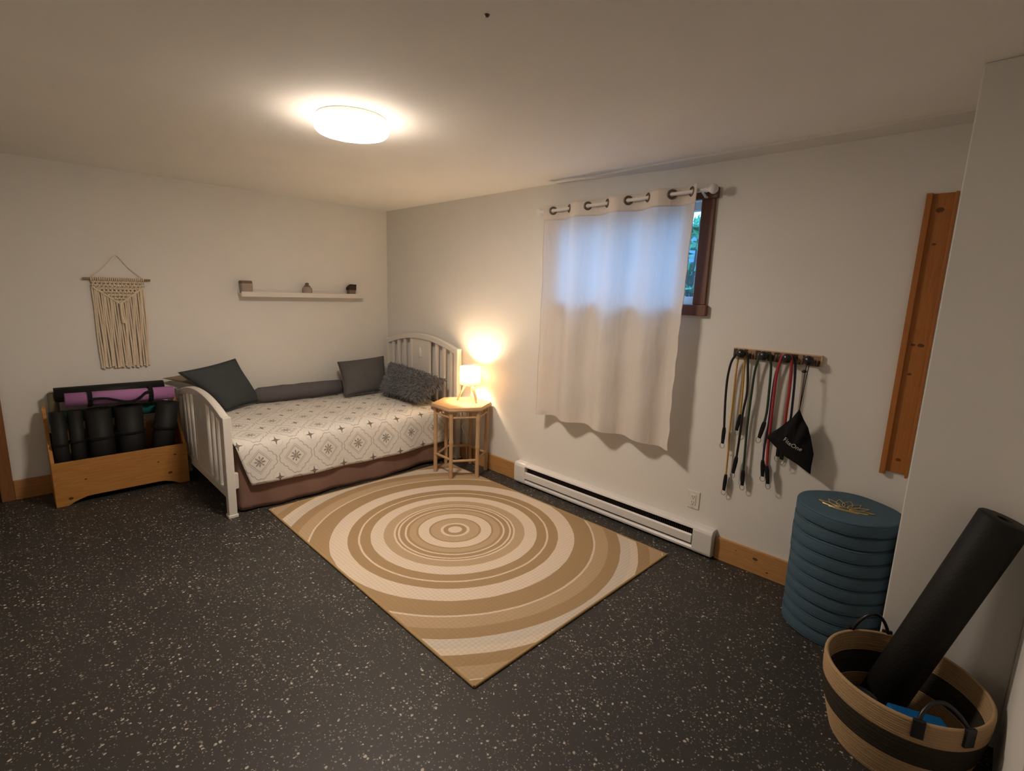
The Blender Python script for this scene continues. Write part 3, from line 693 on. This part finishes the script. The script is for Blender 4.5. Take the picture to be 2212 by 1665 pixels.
# ------------------------------------------------------------ hook rail, bands, bag
t = thing('hook_rail', 'short dark striped wood rail with four black knobs, on the window wall', 'hook rail', (0, -3.947, 1.265))
B((-.018, -4.169, 1.238), (0, -3.725, 1.293)).build('rail_board', M_BARK, t, bevel=.002)
B((-.0185, -4.170, 1.290), (0, -3.724, 1.295)).build('rail_edge', M_BEECH, t); B((-.0185, -4.172, 1.238), (0, -4.167, 1.293)).build('rail_edge', M_BEECH, t)
HK = [-3.783, -3.902, -4.020, -4.122]
for y in HK:
    MB().lathe([(.011, 0), (.011, .026), (.016, .032), (.024, .038), (.025, .048), (.018, .057), (.002, .060)], n=18, M=Matrix.Translation((-.016, y, 1.268)) @ Matrix.Rotation(-PI/2, 4, 'Y')).build('knob', M_BLACKP, t, smooth=True)
def band(label, hook, Lp, Rp, mat, rad, depth):
    hy = HK[hook]; xx = -.032 - depth
    t = thing('resistance_band', label, 'resistance band', (xx, hy, 1.28), 'resistance bands on the hook rail')
    def P(pts): return [(xx + .008*min(1, i*.3), y, z) for i, (y, z) in enumerate(pts)]
    path = P(Lp[:-1])[::-1] + [(xx, hy + (Lp[0][0]-hy)*.55, 1.281 + .001*hook), (xx, hy + (Rp[0][0]-hy)*.55, 1.281 + .001*hook)] + P(Rp[:-1])
    MB().tube(smoothpath(path, 6), rad, 10).build('tube', mat, t, smooth=True)
    for pts in (Lp, Rp):
        a, b = V((xx+.008, *pts[-2])), V((xx+.008, *pts[-1])); d = (b-a).normalized()
        MB().tube([a-d*.012, a+d*.008, a.lerp(b, .5), b], [rad+.006, rad+.010, .016, .013], 10, sy=.6).build('end_strap', M_BLACKF, t, smooth=40)
        e = V((0, d.z, -d.y)); rc = b + d*.014
        MB().tube([rc + (d*math.cos(a_)*1.25 + e*math.sin(a_))*.013 for a_ in [2*PI*k/16 for k in range(16)]], .0018, 6, closed=True).build('ring', M_STEEL, t, smooth=True)
band('black resistance band hanging on the leftmost knob', 0, [(-3.75, 1.252), (-3.731, 1.208), (-3.72, 1.121), (-3.72, 1.01), (-3.726, .898), (-3.732, .817), (-3.731, .734)], [(-3.816, 1.26), (-3.826, 1.19), (-3.836, 1.054), (-3.826, .942), (-3.823, .781), (-3.819, .66), (-3.81, .574)], M_BLKR, .0065, .022)
band('thin yellow resistance band on the leftmost knob', 0, [(-3.763, 1.236), (-3.758, 1.151), (-3.758, .991), (-3.758, .829), (-3.763, .671), (-3.765, .535), (-3.762, .449)], [(-3.798, 1.24), (-3.801, 1.157), (-3.806, 1.012), (-3.806, .908), (-3.795, .824)], M_YEL, .005, .004)
band('green resistance band on the second knob', 1, [(-3.871, 1.242), (-3.86, 1.165), (-3.856, 1.033), (-3.854, .85), (-3.859, .677), (-3.861, .589), (-3.864, .513)], [(-3.932, 1.255), (-3.942, 1.199), (-3.946, 1.072), (-3.947, .966), (-3.94, .892), (-3.924, .81)], M_GREEN, .0065, .010)
band('navy resistance band on the third knob, beside the red one', 2, [(-3.983, 1.256), (-3.966, 1.168), (-3.962, 1.052), (-3.962, .886), (-3.955, .782), (-3.957, .673), (-3.964, .594)], [(-4.054, 1.253), (-4.062, 1.17), (-4.066, 1.057), (-4.066, .93), (-4.044, .856), (-4.030, .799), (-4.027, .727)], M_NAVY, .006, .003)
band('red resistance band on the third knob', 2, [(-3.992, 1.262), (-3.979, 1.181), (-3.978, 1.054), (-3.979, .907), (-3.98, .781), (-3.988, .655), (-4.003, .567)], [(-4.044, 1.24), (-4.050, 1.112), (-4.049, 1.008), (-4.049, .922), (-4.049, .834), (-4.051, .787), (-4.055, .722)], M_RED, .0075, .026)
t = thing('drawstring_bag', 'black drawstring bag with white lettering hanging from the rightmost knob', 'bag', (-.07, -4.12, 1.28))
out = [(-4.119, 1.019), (-4.09, .965), (-4.036, .901), (-3.973, .837), (-4.028, .793), (-4.08, .752), (-4.14, .727), (-4.21, .689), (-4.209, .734), (-4.212, .798), (-4.192, .867), (-4.17, .93), (-4.14, .974)]
oc = V((0, -4.118, .838)); rings = [1, .97, .88, .72, .5, .25]
m = MB(); npt = 52
def outl(k): q = k/npt*len(out); i = int(q) % len(out); a, b = out[i], out[(i+1) % len(out)]; s_ = q-int(q); return a[0]+(b[0]-a[0])*s_, a[1]+(b[1]-a[1])*s_
BXX = -.088
for sgn in (-1, 1):
    vs = []; fs = []
    for ri, rr_ in enumerate(rings):
        for k in range(npt):
            y, z = outl(k); y = oc.y+(y-oc.y)*rr_; z = oc.z+(z-oc.z)*rr_
            fold = .011*math.sin(y*95+z*25)*(1-abs(rr_-.6)) if z > .84 else .003*math.sin(y*60-z*40)
            vs.append((BXX + sgn*(.030*(1-rr_**2)**.7) + (fold if rr_ < 1 else 0), y, z))
    for ri in range(len(rings)-1):
        for k in range(npt): fs.append((ri*npt+k, ri*npt+(k+1) % npt, (ri+1)*npt+(k+1) % npt, (ri+1)*npt+k))
    vs.append((BXX + sgn*.030, oc.y, oc.z)); c_ = len(vs)-1; L = (len(rings)-1)*npt
    for k in range(npt): fs.append((L+k, L+(k+1) % npt, c_))
    m.add(vs, fs)
m.build('bag_body', M_BLACKF, t, smooth=True)
for dy in (-.004, .004): MB().tube(smoothpath([(-.052, -4.122+dy*.5, 1.287), (-.062, -4.122+dy*1.5, 1.25), (-.078, -4.121+dy, 1.16), (BXX, -4.119, 1.015)], 5), .0018, 6).build('drawstring', M_BLACKF, t, smooth=True)
MB().ball((-.072, -4.112, 1.212), .010, 10, (.8, 1.3, .8)).build('cord_lock', M_BLACKP, t, smooth=True)
def text_part(txt, size, M, parent, mat, ext=.0006, name='lettering'):
    cu = bpy.data.curves.new('txt', 'FONT'); cu.body = txt; cu.size = size; cu.extrude = ext; cu.align_x = 'CENTER'
    o = bpy.data.objects.new('txt', cu); C.objects.link(o); dg = bpy.context.evaluated_depsgraph_get()
    me = bpy.data.meshes.new_from_object(o.evaluated_get(dg)); bpy.data.objects.remove(o)
    me.transform(M); mb = MB(); mb.add([v.co for v in me.vertices], [tuple(p.vertices) for p in me.polygons]); bpy.data.meshes.remove(me)
    return mb, name
# lettering follows the bulge of the bag: baseline slopes down to the right
ex = V((0, -.90, -.40)).normalized(); ez = V((0, -.40, .90)).normalized()
mm = Matrix.Identity(4)
mb, nm = text_part('FiteOne', .030, mm, t, M_PRINT)
res = MB(); vs = []
for q in mb.v:
    p = V((0, -4.113, .822)) + ex*q[0]*1.0 + ez*(q[1] + .9*q[0]*q[0]*3.0)
    # bag thickness at this point
    d = 0
    best = 1.0
    dy, dz = p.y-oc.y, p.z-oc.z
    for k in range(npt):
        y, z = outl(k); a = math.atan2(z-oc.z, y-oc.y); b = math.atan2(dz, dy)
        if abs((a-b+PI) % (2*PI)-PI) < .09: best = min(1, math.hypot(dy, dz)/math.hypot(y-oc.y, z-oc.z)); break
    xx = BXX - .030*(1-best**2)**.7 - .0075 + (-q[2])
    vs.append((xx, p.y, p.z))
res.add(vs, mb.f)
o_ = V((0, -4.080, .860)); res.prism([o_+V((-.102, 0, 0)), o_+V((-.102, -.004, 0)), o_+V((-.102, -.009, .012)), o_+V((-.102, -.007, .013))], (-.001, 0, 0))
res.build('lettering', M_PRINT, t)

# ------------------------------------------------------------ pine board on the wall
t = thing('wall_board', 'tall orange pine board mounted vertically beside the pier', 'board', (0, -4.535, 1.4))
B((-.012, -4.590, .775), (0, -4.482, 2.045)).build('board_back', M_BOARD, t, bevel=.002)
for a, b in ((-4.504, -4.481), (-4.591, -4.580)): B((-.028, a, .762), (-.010, b, 2.047)).build('edge_strip', M_BOARD, t, bevel=.002)
# ------------------------------------------------------------ stack of round cushions
CH = .0628
m0 = [(.02, .001), (.198, .001), (.206, .0035), (.2095, .009), (.2105, .020), (.211, .031), (.2105, .043), (.2095, .054), (.206, .0595), (.198, .0622), (.02, .0628)]
order = ['bottom', 'second from bottom', 'third from bottom', 'fourth from bottom', 'fifth from bottom', 'fifth from top', 'fourth from top', 'third from top', 'second from top', 'top']
protoc = None
for i in range(10):
    q = i/9; cx, cy = -.226 - .012*q + random.uniform(-.006, .006), -4.418 + random.uniform(-.002, .003)
    lab = 'round blue meditation cushion, %s in the stack of ten' % order[i] if i < 9 else 'round blue meditation cushion with gold lotus, top of the stack'
    if protoc is None:
        protoc = thing('floor_cushion', lab, 'cushion', (cx, cy, i*CH), 'blue cushions in the stack'); L0 = (cx, cy, 0)
        MB().lathe(m0, L0, 64, wob=lambda a: .0018*math.sin(a*5+1)).build('cushion_body', M_CUSH, protoc, smooth=True)
        for z in (.0065, .0563): MB().tube([(cx+.2085*math.cos(a), cy+.2085*math.sin(a), z+.0018*math.sin(a*5+1)) for a in [2*PI*k/64 for k in range(64)]], .0020, 6, closed=True).build('piping', M_PIPE, protoc, smooth=True)
        last = protoc
    else:
        last = dup(protoc, (cx, cy, i*CH), lab); last.rotation_euler = (0, 0, i*1.31)
last.rotation_euler = (0, 0, 0)
m = MB(); ez0 = 10*CH + .0012; E0 = V((-.245, -4.412, ez0))
def petal(tip, w_, base, n=12):
    b, tp = V(base), V(tip); d = tp-b; s_ = V((-d.y, d.x)).normalized()
    for sg in (1, -1):
        m.tube([E0 + V((*(b + d*(k/n) + s_*sg*w_*math.sin(PI*(k/n)**.8)), 0)) for k in range(n+1)], .0022, 5)
for tip, w_, bs in (((.075, 0), .020, (-.03, 0)), ((.062, .045), .017, (-.035, .012)), ((.062, -.045), .017, (-.035, -.012)), ((.032, .082), .016, (-.04, .02)), ((.032, -.082), .016, (-.04, -.02)), ((-.012, .112), .014, (-.05, .02)), ((-.012, -.112), .014, (-.05, -.02))): petal(tip, w_, bs)
for k, wd in ((-.058, .09), (-.072, .06)): m.tube([E0 + V((k + .35*(y*y)/wd*.5, y, 0)) for y in [wd*(j/8-1) for j in range(17)]], .0024, 5)
m.build('embroidery', M_GOLD, last, smooth=True)

# ------------------------------------------------------------ basket and what it holds
BC = V((-.830, -4.755, 0)); RH = .285
def brad(z): q = z/RH; return .192 + .048*math.sin(min(1, q*1.05)*PI/2)
t = thing('woven_basket', 'round tan rope basket with a dark stripe, on the floor beside the pier', 'basket', BC)
def wallband(z0, z1, nm, mat, rim=False):
    nz = max(2, int((z1-z0)/.0032)); P = []
    for i in range(nz+1): z = z0+(z1-z0)*i/nz; P.append((brad(z) + .0012*math.cos(2*PI*z/.0085), z))
    Q = [(rr_-.011, z) for rr_, z in P][::-1]
    prof = P + ([(P[-1][0]-.003, z1+.003), (P[-1][0]-.008, z1+.003)] if rim else []) + Q
    return MB().lathe(prof + [prof[0]], BC, 72, cap=False).build(nm, mat, t, smooth=60)
wallband(.004, .118, 'lower_wall', M_JUTE); wallband(.118, .208, 'dark_stripe', M_DARKBAND); wallband(.208, RH, 'upper_wall', M_JUTE, True)
MB().lathe([(.001, .0), (.19, .0), (.19, .010), (.001, .010)], BC, 48).build('basket_base', M_JUTE, t)
def handle(a0, a1, hz, lean):
    pa = [V((BC.x + brad(RH)*math.cos(a), BC.y + brad(RH)*math.sin(a), RH)) for a in (a0, a1)]
    mid = (pa[0]+pa[1])/2; inw = (BC + V((0, 0, RH)) - mid); inw.z = 0; inw.normalize()
    pts = []
    for k in range(17):
        q = k/16; p = pa[0].lerp(pa[1], q); s_ = math.sin(PI*q)**.75; pts.append(p + inw*lean*s_ + V((0, 0, hz*s_)) + inw*.004)
    h = MB().tube([pts[0]-V((0, 0, .03))] + pts + [pts[-1]-V((0, 0, .03))], .0065, 10).build('handle', M_BLACKP, t, smooth=True)
    for a, p in zip((a0, a1), pa):
        M_ = Matrix.Translation((p.x, p.y, 0)) @ Matrix.Rotation(a, 4, 'Z'); MB().box((-.004, -.017, RH-.052), (.008, .017, RH+.012), M_).build('handle_tab', M_BLACKP, h, bevel=.003)
ang = lambda x, y: math.atan2(y-BC.y, x-BC.x)
handle(ang(-1.062, -4.823), ang(-.976, -4.926), .058, .030)
handle(ang(-.684, -4.568), ang(-.604, -4.670), .085, .01)
# foam roller
a, b = V((-.752, -4.682, .035)), V((-.675, -4.919, .878)); d = (b-a).normalized(); e = d.orthogonal().normalized(); g = d.cross(e)
t = thing('foam_roller', 'long black foam roller standing in the basket, leaning on the wall', 'foam roller', a)
L = (b-a).length; Mx = Matrix((( e.x, g.x, d.x, a.x), (e.y, g.y, d.y, a.y), (e.z, g.z, d.z, a.z), (0, 0, 0, 1)))
RR = .070
MB().lathe([(.02, 0), (RR-.004, 0), (RR, .004), (RR, L-.004), (RR-.004, L), (.022, L), (.021, L-.012), (.001, L-.012)], n=48, M=Mx).build('roller_body', M_ROLL, t, smooth=True)
# black rolled mat lying in the basket, blue block
c = V((-.90, -4.665, 0))
roll('rolled_mat', 'black rolled mat sunk in the left of the basket, behind the rim', (-.945, -4.662, .012), (-.940, -4.660, .20), .050, M_MATB)
t = None
Mz = Matrix.Translation((-.915, -4.812, .105)) @ Matrix.Rotation(math.radians(-58), 4, 'Z') @ Matrix.Rotation(math.radians(8), 4, 'Y')
tag(MB().box((-.085, -.045, -.092), (.085, .045, .092), Mz).build('yoga_block', M_BLUE, bevel=.006, origin=(-.915, -4.812, .012)), 'bright blue foam yoga block inside the basket', 'block')
